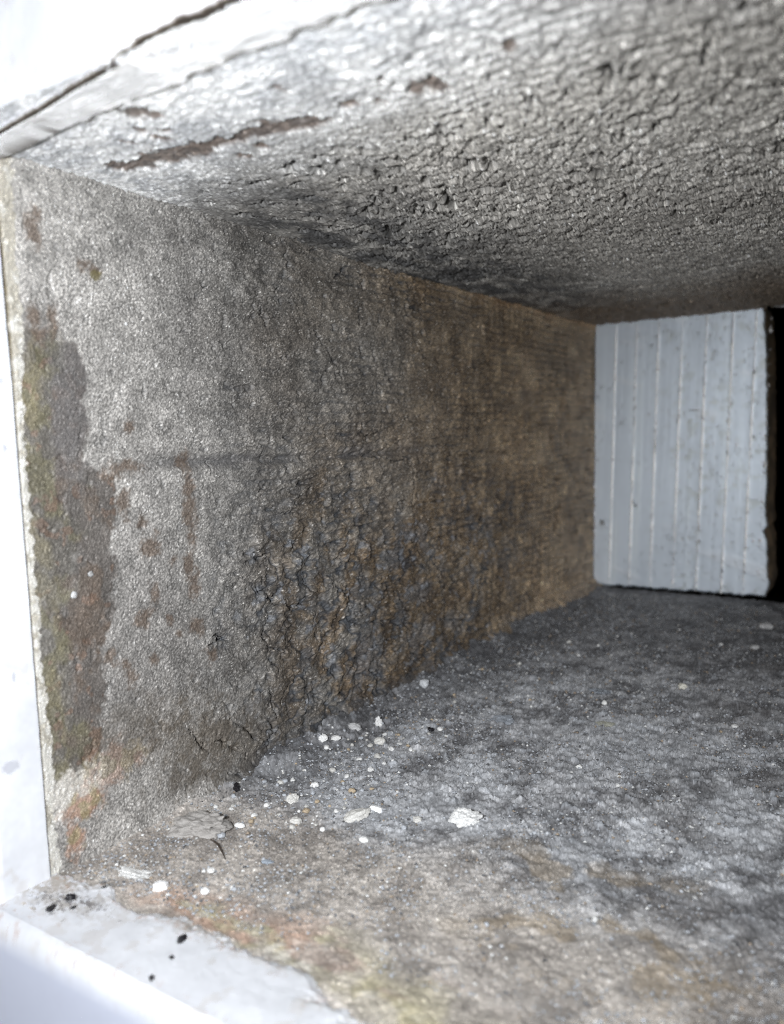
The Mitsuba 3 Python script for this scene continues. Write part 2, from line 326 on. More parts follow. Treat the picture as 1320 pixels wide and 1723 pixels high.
# ------------------------------------------------------------------ the ceiling (z = H)
rng = np.random.default_rng(17)
slits = []
for _ in range(330):
    x = rng.uniform(14, 94); y = 22 + 115 * rng.random() ** 1.3
    if .72 * x + .75 * y < 52: continue
    slits.append((wander((x, y), 1.57 + rng.normal(0, .7), rng.uniform(.8, 2.8), .4, rng, .6), rng.uniform(.5, 1.9)))
slits += [([(46.4, 38.5), (46.9, 40), (47.3, 41.8), (46.6, 42.6)], 2.6), ([(57.6, 53.5), (57.8, 55.5), (57.4, 57)], 2.0), ([(60.1, 55), (60.3, 57), (59.6, 58.4)], 2.0), ([(59.3, 60.6), (59.6, 62.2)], 1.8),
          ([(53.6, 62), (54, 64)], 1.6), ([(44.5, 37.5), (45.8, 38.5)], 1.8), ([(49.5, 41), (50, 42.6)], 1.6), ([(62.4, 48), (62.9, 50.8), (62.4, 52)], 1.7), ([(84, 38.5), (88, 40.5)], 2.0), ([(70, 38), (73, 38.6)], 1.8)]
for _ in range(230):
    slits.append((wander((rng.uniform(1, 40), 26 + 95 * rng.random() ** 1.2), rng.uniform(0, 3.1), rng.uniform(.8, 3.4), .4, rng, .7), rng.uniform(.7, 2.0)))
cracks_c = [([(x0, y0), (x0 + 3, y0 + .8 * rng.normal()), (x0 + 6, y0 + rng.normal())], .7) for x0, y0 in zip(rng.uniform(2, 80, 110), 60 + 150 * rng.random(110) ** 1.2)]

def ceiling_relief(x, y):
    crust = sstep(36, 66, .72 * x + .75 * y + 16 * (fbm(x / 16, y / 16, 3, 3) - .5))
    far = sstep(70, 150, y)
    h = 1.4 * (fbm(x / 26, y / 26, 1, 3) - .5) + .6 * sstep(60, 20, x) * sstep(30, 70, y)
    wx = x + 1.3 * (fbm(x / 5, y / 5, 5, 3) - .5); wy = y + 1.8 * (fbm(x / 7, y / 7, 6, 3) - .5) + .05 * x
    wx = wx + .5 * pn(x / 1.8, y / 1.8, 26); wy = wy + .35 * pn(x / 1.8, y / 1.8, 27)
    row = np.abs(np.sin(np.pi * (wy + .9 * pn(x / 9, y / 7, 38)) / 1.75)) * (.55 + .9 * vn(wx / 5, wy / 1.75, 7))                       # long rows along the opening
    blob = np.abs(pn(wx / 3.2, wy / 2.2, 28)) * 1.9
    b1 = np.minimum(row * 1.1, blob + .10) + .28 * np.abs(pn(wx / 1.3, wy / .8, 29))
    amp = crust * (.80 - .15 * far)
    h += amp * (1.55 * (np.sqrt(np.clip(b1, 0, 1)) - .6) + .22 * pn(x / 4.5, y / 1.9, 30))
    lump = sstep(0, .42, b1)
    # broken crumbs on the lumps
    b3 = billow(wx / .8, wy / .65, 8, 2)
    k3 = grit_noise(x, y, 31, .5)
    h += (.16 + .28 * crust) * (b3 - .45) + (.10 + .22 * crust) * (billow(wx / .38, wy / .30, 33, 2) - .45)
    h += (1 - crust) * .50 * (billow(wx / 2.0, wy / .9, 34, 3, .65) - .45)
    sl = np.maximum(crack_field(x + .4 * pn(x / .9, y / .9, 35), y + .5 * pn(x / .9, y / .9, 36), slits, .58), .8 * crack_field(x, y, cracks_c, .28))
    sl = np.clip(sl * (.75 + .6 * fbm(x / .5, y / .5, 9, 2)), 0, 1)
    h -= 1.7 * sl
    hole = crust * sstep(.685, .75, fbm(x / 2.2, y / 1.8, 10, 3))
    h -= 1.2 * hole
    grain = np.clip(.5 * grit_noise(x, y, 11, .5) + .5 * grit_noise(x, y * .8, 15, .25), 0, 1)
    h += (.18 + .18 * crust) * (grain - .5) + .2 * (fbm(x / 1.4, y / 1.4, 14, 3) - .5)
    # peeled patches
    pts = [(6.0, 13.6), (10.5, 14.2), (16.0, 15.0), (20.9, 15.4), (25.5, 15.4), (31.6, 15.5), (36.3, 16.6), (39.8, 17.2), (41, 17.4)]
    pd, al = segdist(x, y / 2.3, np.array(pts) / [1, 2.3])
    pw = np.interp(al, [0, .1, .25, .45, .6, .72, .85, 1], [.8, 1.6, 1.5, 1.2, 1.0, 1.15, 1.7, .7])
    peel = sstep(.35, -.1, pd / pw - .55 + 1.6 * (fbm(x / 1.6, y / 1.6, 15, 4) - .5))
    for i, (a, b, ra, rb) in enumerate([(24.1, 2.4, 1.6, .7), (25.5, 3.2, .9, .8), (20.6, 6.2, .8, .5), (22.8, 7.9, 1.0, .45), (16.2, 7.9, .8, .6), (20.5, 9.9, .8, .6), (53.9, 16.1, 1.3, .6), (55.7, 17.3, 1.2, .9), (45.7, 15.2, 1.1, .5), (48.7, 16.8, .6, .45),
                                        (41.9, 7.5, .5, .5), (24, 20.5, .9, .6), (26, 13.5, .7, .4), (51.9, 12.2, .5, .4), (28.5, 19.4, .7, .5), (66, 14, .8, .5)]):
        q = (np.abs(x - a) < 4) & (np.abs(y - b) < 4)
        peel[q] = np.maximum(peel[q], blot(x[q], y[q], a, b, ra * 1.15, rb * 2.3, 300 + i, .5, 1.2))
    h -= .45 * peel
    return h, dict(crust=crust, far=far, lump=lump, b1=b1, b3=b3, k3=k3, sl=sl, hole=hole, grain=grain, peel=peel)

def ceiling_color(x, y, m):
    sh = lambda a: a[..., None]
    n1, n2, n3 = fbm(x / 20, y / 20, 21, 3), fbm(x / 5, y / 5, 22, 4), fbm(x / 1.2, y / .9, 23, 3)
    white = lerp([.74, .74, .735], [.43, .44, .455], sh(sstep(.36, .64, .5 * n2 + .5 * fbm(x / 2.6, y / 1.1, 24, 4))))
    grey = lerp([.42, .40, .368], [.315, .298, .273], sh(sstep(.3, .7, n1)))
    t = sstep(16, 48, .30 * x + .95 * y + 14 * (n2 - .5))
    c = lerp(white, grey, sh(t))
    c = c * sh(.8 + .4 * n3) * sh(.55 + .9 * sstep(.2, .8, m['grain'])) * sh(1 + .28 * sstep(70, 150, y))
    c = c * sh(1 - m['crust'] * .25 * sstep(.22, .02, m['b3'])) * sh(1 - .80 * m['crust'] * sstep(.26, .04, m['b1']) * sstep(.15, .5, n2 + .2 * n3))  # creases darkened in colour to deepen their shade
    c = lerp(c, [.70, .70, .69], sh(.4 * sstep(.66, .85, m['k3']) * (1 - .5 * t)))
    # dark mottled zone near the side wall, brown far in
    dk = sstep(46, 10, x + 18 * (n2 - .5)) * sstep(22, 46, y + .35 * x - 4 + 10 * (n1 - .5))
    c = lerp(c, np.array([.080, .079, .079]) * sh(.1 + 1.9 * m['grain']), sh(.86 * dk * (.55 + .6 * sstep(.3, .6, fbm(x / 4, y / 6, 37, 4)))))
    c = c * sh(1 - .42 * sstep(48, 88, x) * sstep(75, 15, y))
    br = np.clip(sstep(140, 200, y + 40 * (n1 - .5)), 0, 1)
    c = lerp(c, np.array([.21, .145, .09]) * sh(.5 + n3), sh(.7 * br))
    c = lerp(c, [.04, .038, .036], sh(np.clip(.9 * m['sl'] + .7 * m['hole'], 0, 1)))  # slits and holes painted near black in place of shade
    c = lerp(c, lerp([.15, .115, .095], [.095, .075, .065], sh(sstep(.4, .6, n3))) * sh(.7 + .6 * m['grain']), sh(.92 * m['peel']))
    return c

xs = np.r_[axis(lambda x: 1 + .012 * np.maximum(x, 0), -2.5, 104, 660), np.linspace(105, W + 2, 60)]
yc = axis(lambda y: 1 / (1 + np.maximum(y, 0) / 50) ** 1.25, -7.4, D + .3, 500)
X, Yc = np.meshgrid(xs, yc, indexing='ij')
hc, mc = ceiling_relief(X, Yc)
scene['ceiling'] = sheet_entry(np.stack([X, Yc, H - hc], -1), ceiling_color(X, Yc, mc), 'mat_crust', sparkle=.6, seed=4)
labels['ceiling'] = {'kind': 'structure'}

# ------------------------------------------------------------------ the floor (z = 0)
def sill_edge(x):
    return np.interp(x, [0, 20, 33, 45, 55, 66, 80, 120], [1.3, 3.2, 4.0, 3.6, 2.2, -1.0, -5.0, -6.0]) + 3.2 * (fbm(x / 9, x * 0, 31, 4) - .5)

def floor_relief(x, y):
    h = 1.6 * (fbm(x / 22, y / 22, 3, 3) - .5) + .8 * (fbm(x / 6, y / 6, 4, 4) - .5)
    far = sstep(20, 60, y)
    foot = 3.2 * (.25 + fbm(y / 6, x / 6, 71, 4)) * sstep(14, 40, y) * sstep(225, 150, y)
    h += foot * .9 * sstep(foot * 3.4 + 3, -1, x) ** 2
    wx, wy = x + 1.0 * (fbm(x / 3, y / 3, 5, 3) - .5), y + 1.0 * (fbm(x / 3, y / 3, 6, 3) - .5)
    wx = wx + .4 * pn(x / 1.1, y / 1.1, 7); wy = wy + .4 * pn(x / 1.1, y / 1.1, 8)
    k1 = .5 + .55 * pn(wx / 2.4, wy / 2.0, 41)
    flake = sstep(.70, .76, k1)
    b1 = sstep(.70, .86, k1)
    h += .45 * flake * far * (.4 + .6 * vn(x / 3, y / 3, 43))
    h += (.35 + .55 * far) * (billow(wx / 2.6, wy / 2.2, 44, 4, .65) - .45)
    k2 = .5 + .5 * pn(wx / .85, wy / .75, 42); b2 = sstep(.80, .9, k2)
    h += .30 * sstep(.74, .84, k2) * (.4 + .6 * far)
    grain = np.clip(.5 * grit_noise(x, y, 11, .5) + .5 * grit_noise(x, y, 15, .27), 0, 1)
    h += .30 * (grain - .5)
    return h, dict(far=far, flake=flake, b1=b1, k1=k1, k2=k2, b2=b2, grain=grain, foot=foot)

def floor_color(x, y, m):
    sh = lambda a: a[..., None]
    n1, n2, n3 = fbm(x / 16, y / 16, 51, 4), fbm(x / 4.5, y / 4.5, 52, 4), fbm(x / 1.1, y / 1.1, 53, 3)
    base = lerp([.44, .405, .37], [.285, .26, .238], sh(sstep(.35, .65, n2)))
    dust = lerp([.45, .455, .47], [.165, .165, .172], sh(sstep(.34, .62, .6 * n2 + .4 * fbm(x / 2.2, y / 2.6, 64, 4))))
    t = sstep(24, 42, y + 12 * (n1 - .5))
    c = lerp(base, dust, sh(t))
    c = c * sh(.62 + .76 * n3) * sh(.66 + .72 * sstep(.2, .8, m['grain']))
    ch = sstep(.47, .66, fbm(x / 9, y / 10, 65, 5)) * m['far'] * sstep(150, 90, y)
    ch = np.maximum(ch, .9 * blot(x, y, 26, 41, 13, 7, 66, .9, 1.6)); ch = np.maximum(ch, .6 * blot(x, y, 44, 46, 9, 5, 67, .9, 1.6)); ch = np.maximum(ch, .7 * blot(x, y, 58, 88, 16, 14, 68, 1.0, 1.8))
    c = lerp(c, np.array([.53, .545, .57]) * sh(.5 + .95 * n3), sh(.66 * ch))
    c = lerp(c, np.array([.40, .42, .45]) * sh(.7 + .6 * m['k1']), sh(.6 * m['flake'] * m['far'] * sstep(.3, .6, n2)))
    pale = sstep(.80, .86, m['k2'])
    c = lerp(c, [.56, .57, .59], sh(.55 * pale * (.3 + .7 * m['far'])))
    c = lerp(c, [.045, .043, .045], sh(.4 * sstep(.16, .08, m['k2']) * m['far']))
    # soot near the wall and far in
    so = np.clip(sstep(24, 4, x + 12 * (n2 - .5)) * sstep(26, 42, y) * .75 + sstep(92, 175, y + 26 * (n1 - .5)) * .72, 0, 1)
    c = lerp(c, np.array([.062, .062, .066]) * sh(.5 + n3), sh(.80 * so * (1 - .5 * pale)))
    # dark smears near the camera's side
    sm = sstep(.56, .66, fbm(x / 9, y / 7, 54, 4)) * sstep(58, 76, x)
    c = lerp(c, [.13, .122, .12], sh(.45 * sm))
    # rust and ochre behind the painted sill
    e = y - sill_edge(x) - 3 * (fbm(x / 6, y / 6, 55, 4) - .5)
    ru = sstep(-1, 1.5, e) * sstep(7.0 + .10 * x, 2.0, e + 6 * (n2 - .5)) * sstep(78, 58, x) * sstep(8, 20, x) * (.35 + .65 * sstep(.36, .56, fbm(x / 5, y / 4, 56, 5)))
    c = lerp(c, lerp([.36, .235, .17], [.36, .325, .20], sh(sstep(.42, .6, fbm(x / 8, y / 3, 57, 3) + .014 * (x - 33) - .03 * (e - 2)))) * sh(.7 + .6 * n3), sh(.78 * ru))
    bl = sstep(.52, .62, fbm(x / 6, y / 5, 58, 4)) * sstep(50, 40, y) * sstep(14, 26, y) * sstep(44, 58, x)
    c = lerp(c, np.array([.33, .255, .16]) * sh(.7 + .6 * n3), sh(.45 * bl))
    c = lerp(c, [.60, .58, .54], sh(.6 * sstep(.60, .66, fbm(x / 1.8, y / 1.4, 59, 3)) * sstep(7, 0, e) * sstep(4, 12, y + 4)))
    return c

xf = np.r_[axis(lambda x: 1 + .012 * np.maximum(x, 0), -3.5, 102, 640), np.linspace(103, W + 2, 60)]
yf = axis(lambda y: 1 / (1 + np.maximum(y, 0) / 50) ** 1.25, -6.0, D + .3, 520)
X, Yf = np.meshgrid(xf, yf, indexing='ij')
hf, mf = floor_relief(X, Yf)
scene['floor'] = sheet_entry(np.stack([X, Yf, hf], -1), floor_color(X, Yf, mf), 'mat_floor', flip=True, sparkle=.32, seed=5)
labels['floor'] = {'kind': 'structure'}

from scipy.interpolate import RegularGridInterpolator
_fz = RegularGridInterpolator((xf, yf), hf, bounds_error=False, fill_value=None)
def floor_z(x, y):
    x, y = np.broadcast_arrays(np.clip(x, xf[0], xf[-1]), np.clip(y, yf[0], yf[-1]))
    return _fz(np.stack([x, y], -1))

# ------------------------------------------------------------------ the white painted wall round the opening
labels['painted_wall'] = {'label': 'white painted wall face framing the recess, cracked along the top edge', 'category': 'wall'}
def paint_color(u, v, seed, dirt=.0, tint=(.66, .675, .71)):
    sh = lambda a: a[..., None]
    n = fbm(u / 5, v / 5, seed, 4)
    c = np.array(tint) * sh(.86 + .26 * n) * sh(.95 + .10 * fbm(u / .8, v / .8, seed + 5, 3))
    d = sstep(.62, .72, fbm(u / 3, v / 3, seed + 1, 4)) * dirt
    return lerp(c, [.42, .37, .32], sh(.5 * d))

# jamb: the painted reveal, 8 mm deep, in line with the side wall and parted from it by a hairline, then the wall's front
zj = np.linspace(-24, 116, 420)
gap = np.interp(zj, [0, 40, 70, 90, 101], [.08, .12, .20, .42, .60]) + .07 * (fbm(zj / 2, zj * 0, 5, 4) - .5)
ty = np.linspace(0, 1, 60)
prof = [(-1.6, -.02), (-.25, -.02), (.03, -.07)] + [(.10 - .25 * t**2, -.16 - 6.6 * t) for t in ty] + [(-.4, -7.4), (-.8, -7.9), (-1.5, -8.15)] + [(-1.5 - a, -8.2) for a in np.geomspace(.8, 90, 24)]
prof = np.array(prof)
P = np.zeros((len(prof), len(zj), 3))
P[..., 1] = prof[:, 1:2] - gap[None] * np.clip(np.arange(len(prof)) < 12, 0, 1)[:, None]
P[..., 2] = zj[None]
P[..., 0] = prof[:, 0:1] + .16 * (fbm(P[..., 1] / 3, P[..., 2] / 3, 6, 4) - .5) * (np.arange(len(prof)) > 1)[:, None]
P[..., 1] -= .05 * (vn(P[..., 2] / .5, P[..., 0], 9) - .5)
cj = paint_color(P[..., 1], P[..., 2], 7, .5)
for a, b, ra, rb in ((-4.6, 18.8, 1.3, 1.0), (-1.8, 70.8, .35, .4), (-2.0, 62, .25, .5), (-3.2, 31, .3, .7)):
    m = .75 * blot(P[..., 1], P[..., 2], a, b, ra, rb, 8, .4, .7)[..., None]
    cj = cj * (1 - m) + m * np.array([.42, .43, .48])
scene['painted_wall__jamb'] = sheet_entry(P, cj, 'mat_paint')

# soffit: the plaster edge under the lintel, a wedge feathered onto the ceiling, its front broken away from the face above
xg = np.r_[np.linspace(-20, 110, 760), np.linspace(111, W + 60, 40)]
FY = np.interp(xg, [-20, 0, 8.4, 20, 28, 35.6, 52, 110, 250], [-3.2, -3.7, -4.4, -5.7, -6.7, -7.4, -7.5, -7.5, -7.5])[:, None]
path = np.interp(xg, [-20, 8, 20, 31, 35.6, 36.5, 39, 41.6, 44.4, 47.4, 52.3, 60, 75, 110], [99.3, 99.4, 99.4, 99.4, 99.5, 100.2, 100.5, 100.5, 100.3, 100.0, 99.6, 99.8, 99.5, 99.6])
path = path + .35 * (fbm(xg / 4, xg * 0, 15, 4) - .5) + .16 * (vn(xg / .7, xg * 0, 16) - .5) * sstep(30, 44, xg)
width = np.interp(xg, [0, 14, 20, 30, 35, 37, 41, 43, 45, 47, 52, 60, 90], [.40, .40, .42, .55, .95, .80, .42, .70, .55, .95, 1.05, .7, .6]) + .22 * (fbm(xg / 1.2, xg * 0, 17, 3) - .5) * sstep(25, 42, xg)
tt = np.linspace(0, 1, 90)
edge = .15 + 1.2 * (fbm(xg / 6, xg * 0, 18, 4) - .5) + 1.6 * (fbm(xg / 2.4, xg * 0, 46, 3) - .5) * sstep(4, 16, xg) + .35 * (vn(xg / .8, xg * 0, 19) - .5) - .022 * np.maximum(xg - 20, 0)
P = np.zeros((len(xg), 4 + len(tt), 3))
P[..., 0] = xg[:, None]
for k, (a, b) in enumerate(((4.5, .15), (1.2, .06), (.25, .02), (.05, -.05))):
    P[:, k, 1] = FY[:, 0] + a; P[:, k, 2] = path + b - .15
P[:, 4:, 1] = FY + .02 + tt[None] * (edge[:, None] + .7 - FY)
tz = np.clip((P[..., 1] - FY) / (edge[:, None] - FY), 0, 1)
low = (path[:, None] - .3) * (1 - tz) + (H - .30) * tz + .35 * (fbm(P[..., 0] / 5, P[..., 1] / 2.5, 20, 4) - .5) * np.sin(np.pi * np.clip(tz, 0, 1)) + .30 * (fbm(P[..., 0] / 1.6, P[..., 1] / .7, 23, 4) - .5)
th = np.clip((edge[:, None] - P[..., 1]) / .22, 0, 1)
P[:, 4:, 2] = (low * th + (H + 1.6) * (1 - th))[:, 4:]
cs = paint_color(P[..., 0], P[..., 1], 21, .5, (.92, .92, .92))  # soffit paint lightened in colour to make up for grazing light
cs = cs * (.80 + .40 * fbm(P[..., 0] / 2.5, P[..., 1] / .5, 30, 4))[..., None]
cs = cs * (1 - .18 * sstep(.5, .7, fbm(P[..., 0] / 4, P[..., 1] / .8, 22, 4)))[..., None]
dkl = sstep(.87, .92, tz) * sstep(.28, .46, fbm(P[..., 0] / 2.5, P[..., 1] * 0, 29, 4))
cs = lerp(cs, [.13, .115, .10], (.92 * dkl)[..., None])
scene['painted_wall__soffit_edge'] = sheet_entry(P, cs, 'mat_paint', flip=True)
# lintel face above the crack
up = np.r_[0, .02, .12, .3, .7, np.geomspace(1.4, 70, 40)]
yo = np.r_[2.6, .30, .08, -.08, -.15, np.full(40, -.15)]
P = np.zeros((len(xg), len(up), 3))
P[..., 0] = xg[:, None]; P[..., 2] = (np.interp(xg - .55, xg, path) + np.maximum(width, .15) - .15 + .18 * (vn(xg / .5, xg * 0, 44) - .5) + .35 * (fbm(xg / 2.2, xg * 0, 45, 3) - .5))[:, None] + up[None]
P[..., 1] = FY - .1 + yo[None] + .12 * (fbm(P[..., 0] / 5, P[..., 2] / 5, 26, 4) - .5)
cll = paint_color(P[..., 0], P[..., 2], 27, .45)
cll[:, :2] = np.array([.045, .036, .03])  # underside rows painted dark to stand in for the crack's shade
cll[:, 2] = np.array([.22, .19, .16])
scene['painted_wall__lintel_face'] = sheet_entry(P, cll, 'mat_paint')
P = np.zeros((len(xg), 6, 3))
P[..., 0] = xg[:, None]; P[..., 1] = FY + np.array([3.2, 1.9, 1.7, 1.7, 2.2, 4])[None]
P[..., 2] = path[:, None] + np.array([.35, .4, .7, 2, 6, 14])[None]
scene['painted_wall__crack_shade_sheet'] = sheet_entry(P, np.full(P.shape, .05) * np.array([1, .85, .72]) * (.5 + fbm(P[..., 0] / 1.5, P[..., 2], 28, 3))[..., None], 'mat_cement')  # dark sheet behind the crack, its colour standing in for shade

# sill: paint lapping onto the floor's front, then rounding down the wall below
xg = np.r_[np.linspace(-22, 104, 560), np.linspace(105, W + 60, 40)]
ar = np.interp(xg, [-22, 0, 40, 110, 300], [-8.2, -8.1, -6.8, -6.0, -6.0])
down = np.array([(-1.9, -70), (-1.9, -40), (-1.9, -20), (-1.9, -10), (-1.9, -6), (-1.86, -4), (-1.75, -2.8), (-1.5, -1.7), (-1.1, -.85), (-.55, -.25), (0, 0.05)])
tt = np.linspace(0, 1, 150)[1:]
P = np.zeros((len(xg), len(down) + len(tt), 3))
P[..., 0] = xg[:, None]
for k, (a, b) in enumerate(down):
    P[:, k, 1] = ar + a; P[:, k, 2] = b + .35
P[:, len(down):, 1] = ar[:, None] + tt[None] * (11 + .115 * np.maximum(xg, 0) - ar)[:, None]
hs = floor_z(P[..., 0], P[..., 1])
mar = sill_edge(P[..., 0]) - P[..., 1] + 5.0 * (fbm(P[..., 0] / 3.4, P[..., 1] / 2.6, 33, 5) - .5) + .7 * (vn(P[..., 0] / .4, P[..., 1] / .4, 34) - .5)
flat = sstep(4, 0, P[..., 1] - ar[:, None])
inn = sstep(0, 2.2, mar)
top = ((hs * (1 - .8 * inn) + .12 * inn) + np.clip(mar * .35, -.5, .42)) * (1 - flat) + flat * .35 + .10 * (fbm(P[..., 0] / 3, P[..., 1] / 3, 35, 4) - .5)
P[:, len(down):, 2] = top[:, len(down):]
P[:, len(down):, 2] = np.where(P[:, len(down):, 0] < -.3, np.minimum(P[:, len(down):, 2], .6), P[:, len(down):, 2])
cl = paint_color(P[..., 0], P[..., 1] + P[..., 2], 36, .5)
gd = sstep(.36, .66, .6 * fbm(P[..., 0] / 2, P[..., 1] / 1.5, 37, 5) + .4 * vn(P[..., 0] / .35, P[..., 1] / .35, 38)) * np.maximum(sstep(20, 4, P[..., 0]) * sstep(-7, -3, P[..., 1]), .9 * sstep(.1, 2.4, 3.2 - mar) * sstep(75, 25, P[..., 0]))
cl = lerp(cl, [.36, .325, .285], (.85 * gd)[..., None])
rs = sstep(.56, .70, .6 * fbm(P[..., 0] / 2.2, P[..., 1] / 1.4, 39, 5) + .4 * vn(P[..., 0] / .3, P[..., 1] / .3, 40)) * np.maximum(sstep(3.5, .5, mar), .5 * sstep(-5, -7.2, P[..., 1]) * sstep(-2.2, -.6, P[..., 2])) * sstep(70, 30, P[..., 0])
cl = lerp(cl, [.40, .25, .17], (.75 * rs)[..., None])
sm = sstep(.60, .72, .5 * fbm(P[..., 0] / 3.5, P[..., 1] / 2.5, 42, 5) + .5 * vn(P[..., 0] / .3, P[..., 1] / .3, 43)) * blot(P[..., 0], P[..., 1], 9, -2.5, 7, 2.6, 41, .9, 1.2)
cl = lerp(cl, [.12, .11, .11], (.8 * sm)[..., None])
cl = lerp(cl, [.47, .50, .60], (.9 * sstep(-1.2, -3.5, P[..., 2]))[..., None])  # white paint tinted darker and bluish below the edge, standing in for shade
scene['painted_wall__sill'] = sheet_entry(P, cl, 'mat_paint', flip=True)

# ------------------------------------------------------------------ the metal bar at the far end
labels['metal_bar'] = {'label': 'silvery sawn aluminium block filling the left of the far end of the recess', 'category': 'metal bar'}
BW = 59.7
xb, zb = np.linspace(0, 1, 330), np.linspace(0, 1, 380)
XB, ZB = np.meshgrid(xb, zb, indexing='ij')
lft = -.3 - .5 * (1 - zb) + .25 * (fbm(zb * 30, zb * 0, 1, 3) - .5)
rgt = .5 * (vn(zb * 60, zb * 0, 22) - .5) + np.interp(zb, [0, .04, .1, .2, .23, .25, .3, .6, .85, .9, .97, 1], [60.5, 61.9, 61.2, 60.6, 59.4, 60.6, 60.2, 59.8, 59.0, 58.6, 58.2, 57.6]) + .7 * (fbm(zb * 22, zb * 0, 2, 4) - .5)
btm = np.interp(xb, [0, 1], [.3, 1.7]) + .8 * (fbm(xb * 20, xb * 0, 3, 4) - .5) + .6 * (vn(xb * 44, xb * 0, 23) - .5)
tpp = 100.7 - np.interp(xb, [0, 1], [.3, .2]) + .9 * (fbm(xb * 24, xb * 0, 4, 4) - .5) + .7 * (vn(xb * 40, xb * 0, 24) - .5)
PX = lft[None] + XB * (rgt - lft)[None]
PZ = btm[:, None] + ZB * (tpp - btm)[:, None]
lean = PX + .022 * (50 - PZ)                       # the saw lines lean a little
gl = np.zeros(PX.shape)                            # saw ridges
for i, a in enumerate([7.0, 14.6, 22.4, 30.6, 38.8, 47.4, 54.6]):
    w = .22 + .05 * (i % 3)
    gl += np.exp(-((lean - a) / w) ** 2) * (.12 + .9 * sstep(.35, .62, fbm(PZ / 14, PX * 0 + i * 9.1, 5, 3)) * (.55 + .45 * sstep(.5, .62, vn(PZ / 1.5, PX * 0 + i * 5.3, 6))))
st = fbm(lean / .9, PZ / 60, 7, 4) - .5            # brushed striations
fine = vn(lean / .35, PZ / 30, 8) - .5
diag = sstep(.63, .66, vn((PX * .35 + PZ) / 1.6, PX / 30, 9)) * sstep(.55, .7, vn(PX / 14, PZ / 11, 10))
hb = .13 * gl + .026 * st + .010 * fine + .03 * diag + .2 * (fbm(PX / 30, PZ / 30, 11, 2) - .5) + .02 * (fbm(PX / 1.5, PZ / 1.5, 12, 3) - .5)
nick = sstep(.66, .80, fbm(PX / 1.3, PZ / 1.0, 13, 4)) * sstep(16, 34, PX)
hb -= .05 * nick
spot = sum(np.exp(-((lean - a) / .35) ** 2) for a in [7.0, 14.6, 22.4, 30.6, 38.8, 47.4, 54.6, 59.4]) * sstep(.72, .86, vn(PX / .6, PZ / .75, 18)) * sstep(.35, .6, fbm(PZ / 16, PX / 9, 19, 3))
hb += .10 * spot
rim = np.minimum(np.minimum(XB * 60, (1 - XB) * 60), np.minimum(ZB, 1 - ZB) * 100)
hb -= .5 * sstep(.5, 0, rim)
cbar = np.array([.78, .86, .95]) * (.92 + .25 * st + .12 * fine + .12 * (fbm(PX / 9, PZ / 14, 14, 3) - .5))[..., None]
cbar = lerp(cbar, [.34, .33, .28], (.55 * nick)[..., None])
grime = sstep(.56, .70, fbm(PX / 2.6, PZ / 2.2, 15, 5)) * sstep(.4, .6, fbm(PX / 14, PZ / 14, 20, 3)) * sstep(12, 36, PX)
cbar = lerp(cbar, [.48, .50, .45], (.5 * grime)[..., None])
for a, b, ra, rb in ((3.0, 24.6, 1.0, 1.2), (14.6, 33, .5, 1.0), (15.5, 31.8, .8, .5), (22.6, 53, .5, 3.4), (38, 19, .6, .5), (36, 66.5, 2.2, .35), (21, 90.5, .5, .9), (10, 85, .8, .4)):
    cbar = lerp(cbar, [.10, .10, .09], (.75 * blot(PX, PZ, a, b, ra, rb, 16, .5, 1.1))[..., None])
sp2 = sstep(.78, .86, vn(PX / .7, PZ / .8, 26)) * sstep(.5, .62, fbm(PX / 10, PZ / 10, 27, 3))
cbar = lerp(cbar, [.16, .16, .15], (.5 * sp2)[..., None])
cbar = lerp(cbar, [.92, .93, .95], np.clip(.4 * gl + .22 * diag + spot, 0, 1)[..., None])  # glints put into the colour along ridges, scratches and spots
scene['metal_bar__sawn_face'] = sheet_entry(np.stack([PX, D - hb, PZ], -1), cbar, 'mat_metal')
labels['metal_bar__sawn_face'] = {'label': 'bright sawn end face with vertical saw lines'}
# its sides run back 26 mm, dark brown
loop = np.vstack([np.c_[PX[:, 0], PZ[:, 0]], np.c_[PX[-1, :], PZ[-1, :]], np.c_[PX[::-1, -1], PZ[::-1, -1]], np.c_[PX[0, ::-1], PZ[0, ::-1]]])
dy = np.array([.45, 1.2, 3, 6, 10, 15, 20, 26.0])
P = np.zeros((len(dy), len(loop), 3))
P[..., 0] = loop[None, :, 0]; P[..., 2] = loop[None, :, 1]; P[..., 1] = D + dy[:, None]
P[-1, :, 0] = 30 + (P[-1, :, 0] - 30) * .98
cbs = lerp([.26, .19, .12], [.10, .08, .06], sstep(.35, .65, fbm(P[..., 1] / 5, P[..., 2] / 5, 17, 4))[..., None])
scene['metal_bar__dull_side'] = sheet_entry(P, cbs, 'mat_bar_side', flip=True)
labels['metal_bar__dull_side'] = {'label': 'dark dull side of the bar seen at its right edge'}

# ------------------------------------------------------------------ the dark hollow beyond, the far right wall
def slab(sx, sy, sz, c):
    b = trimesh.creation.box((sx, sy, sz)); b = b.subdivide().subdivide()
    b.vertices += .6 * (meshkit.fbm(b.vertices / 9, 3) - .5)[:, None]
    b.apply_translation(c); b.apply_scale(MM)
    return b
hollow = trimesh.util.concatenate([slab(520, 8, 420, (90, 720, 50)), slab(8, 480, 420, (-160, 480, 50)), slab(8, 480, 420, (345, 480, 50)), slab(520, 480, 8, (90, 480, 255)), slab(520, 480, 8, (90, 480, -155)),
                                   slab(160, 6, 420, (-83, D + 4.2, 50)), slab(156, 6, 420, (W + 84, D + 4.2, 50)), slab(520, 6, 150, (90, D + 5.5, H + 77)), slab(520, 6, 150, (90, D + 5.5, -79))])
scene['hollow'] = mikit.ply(hollow, 'mat_hollow_dark')
labels['hollow'] = {'kind': 'structure'}
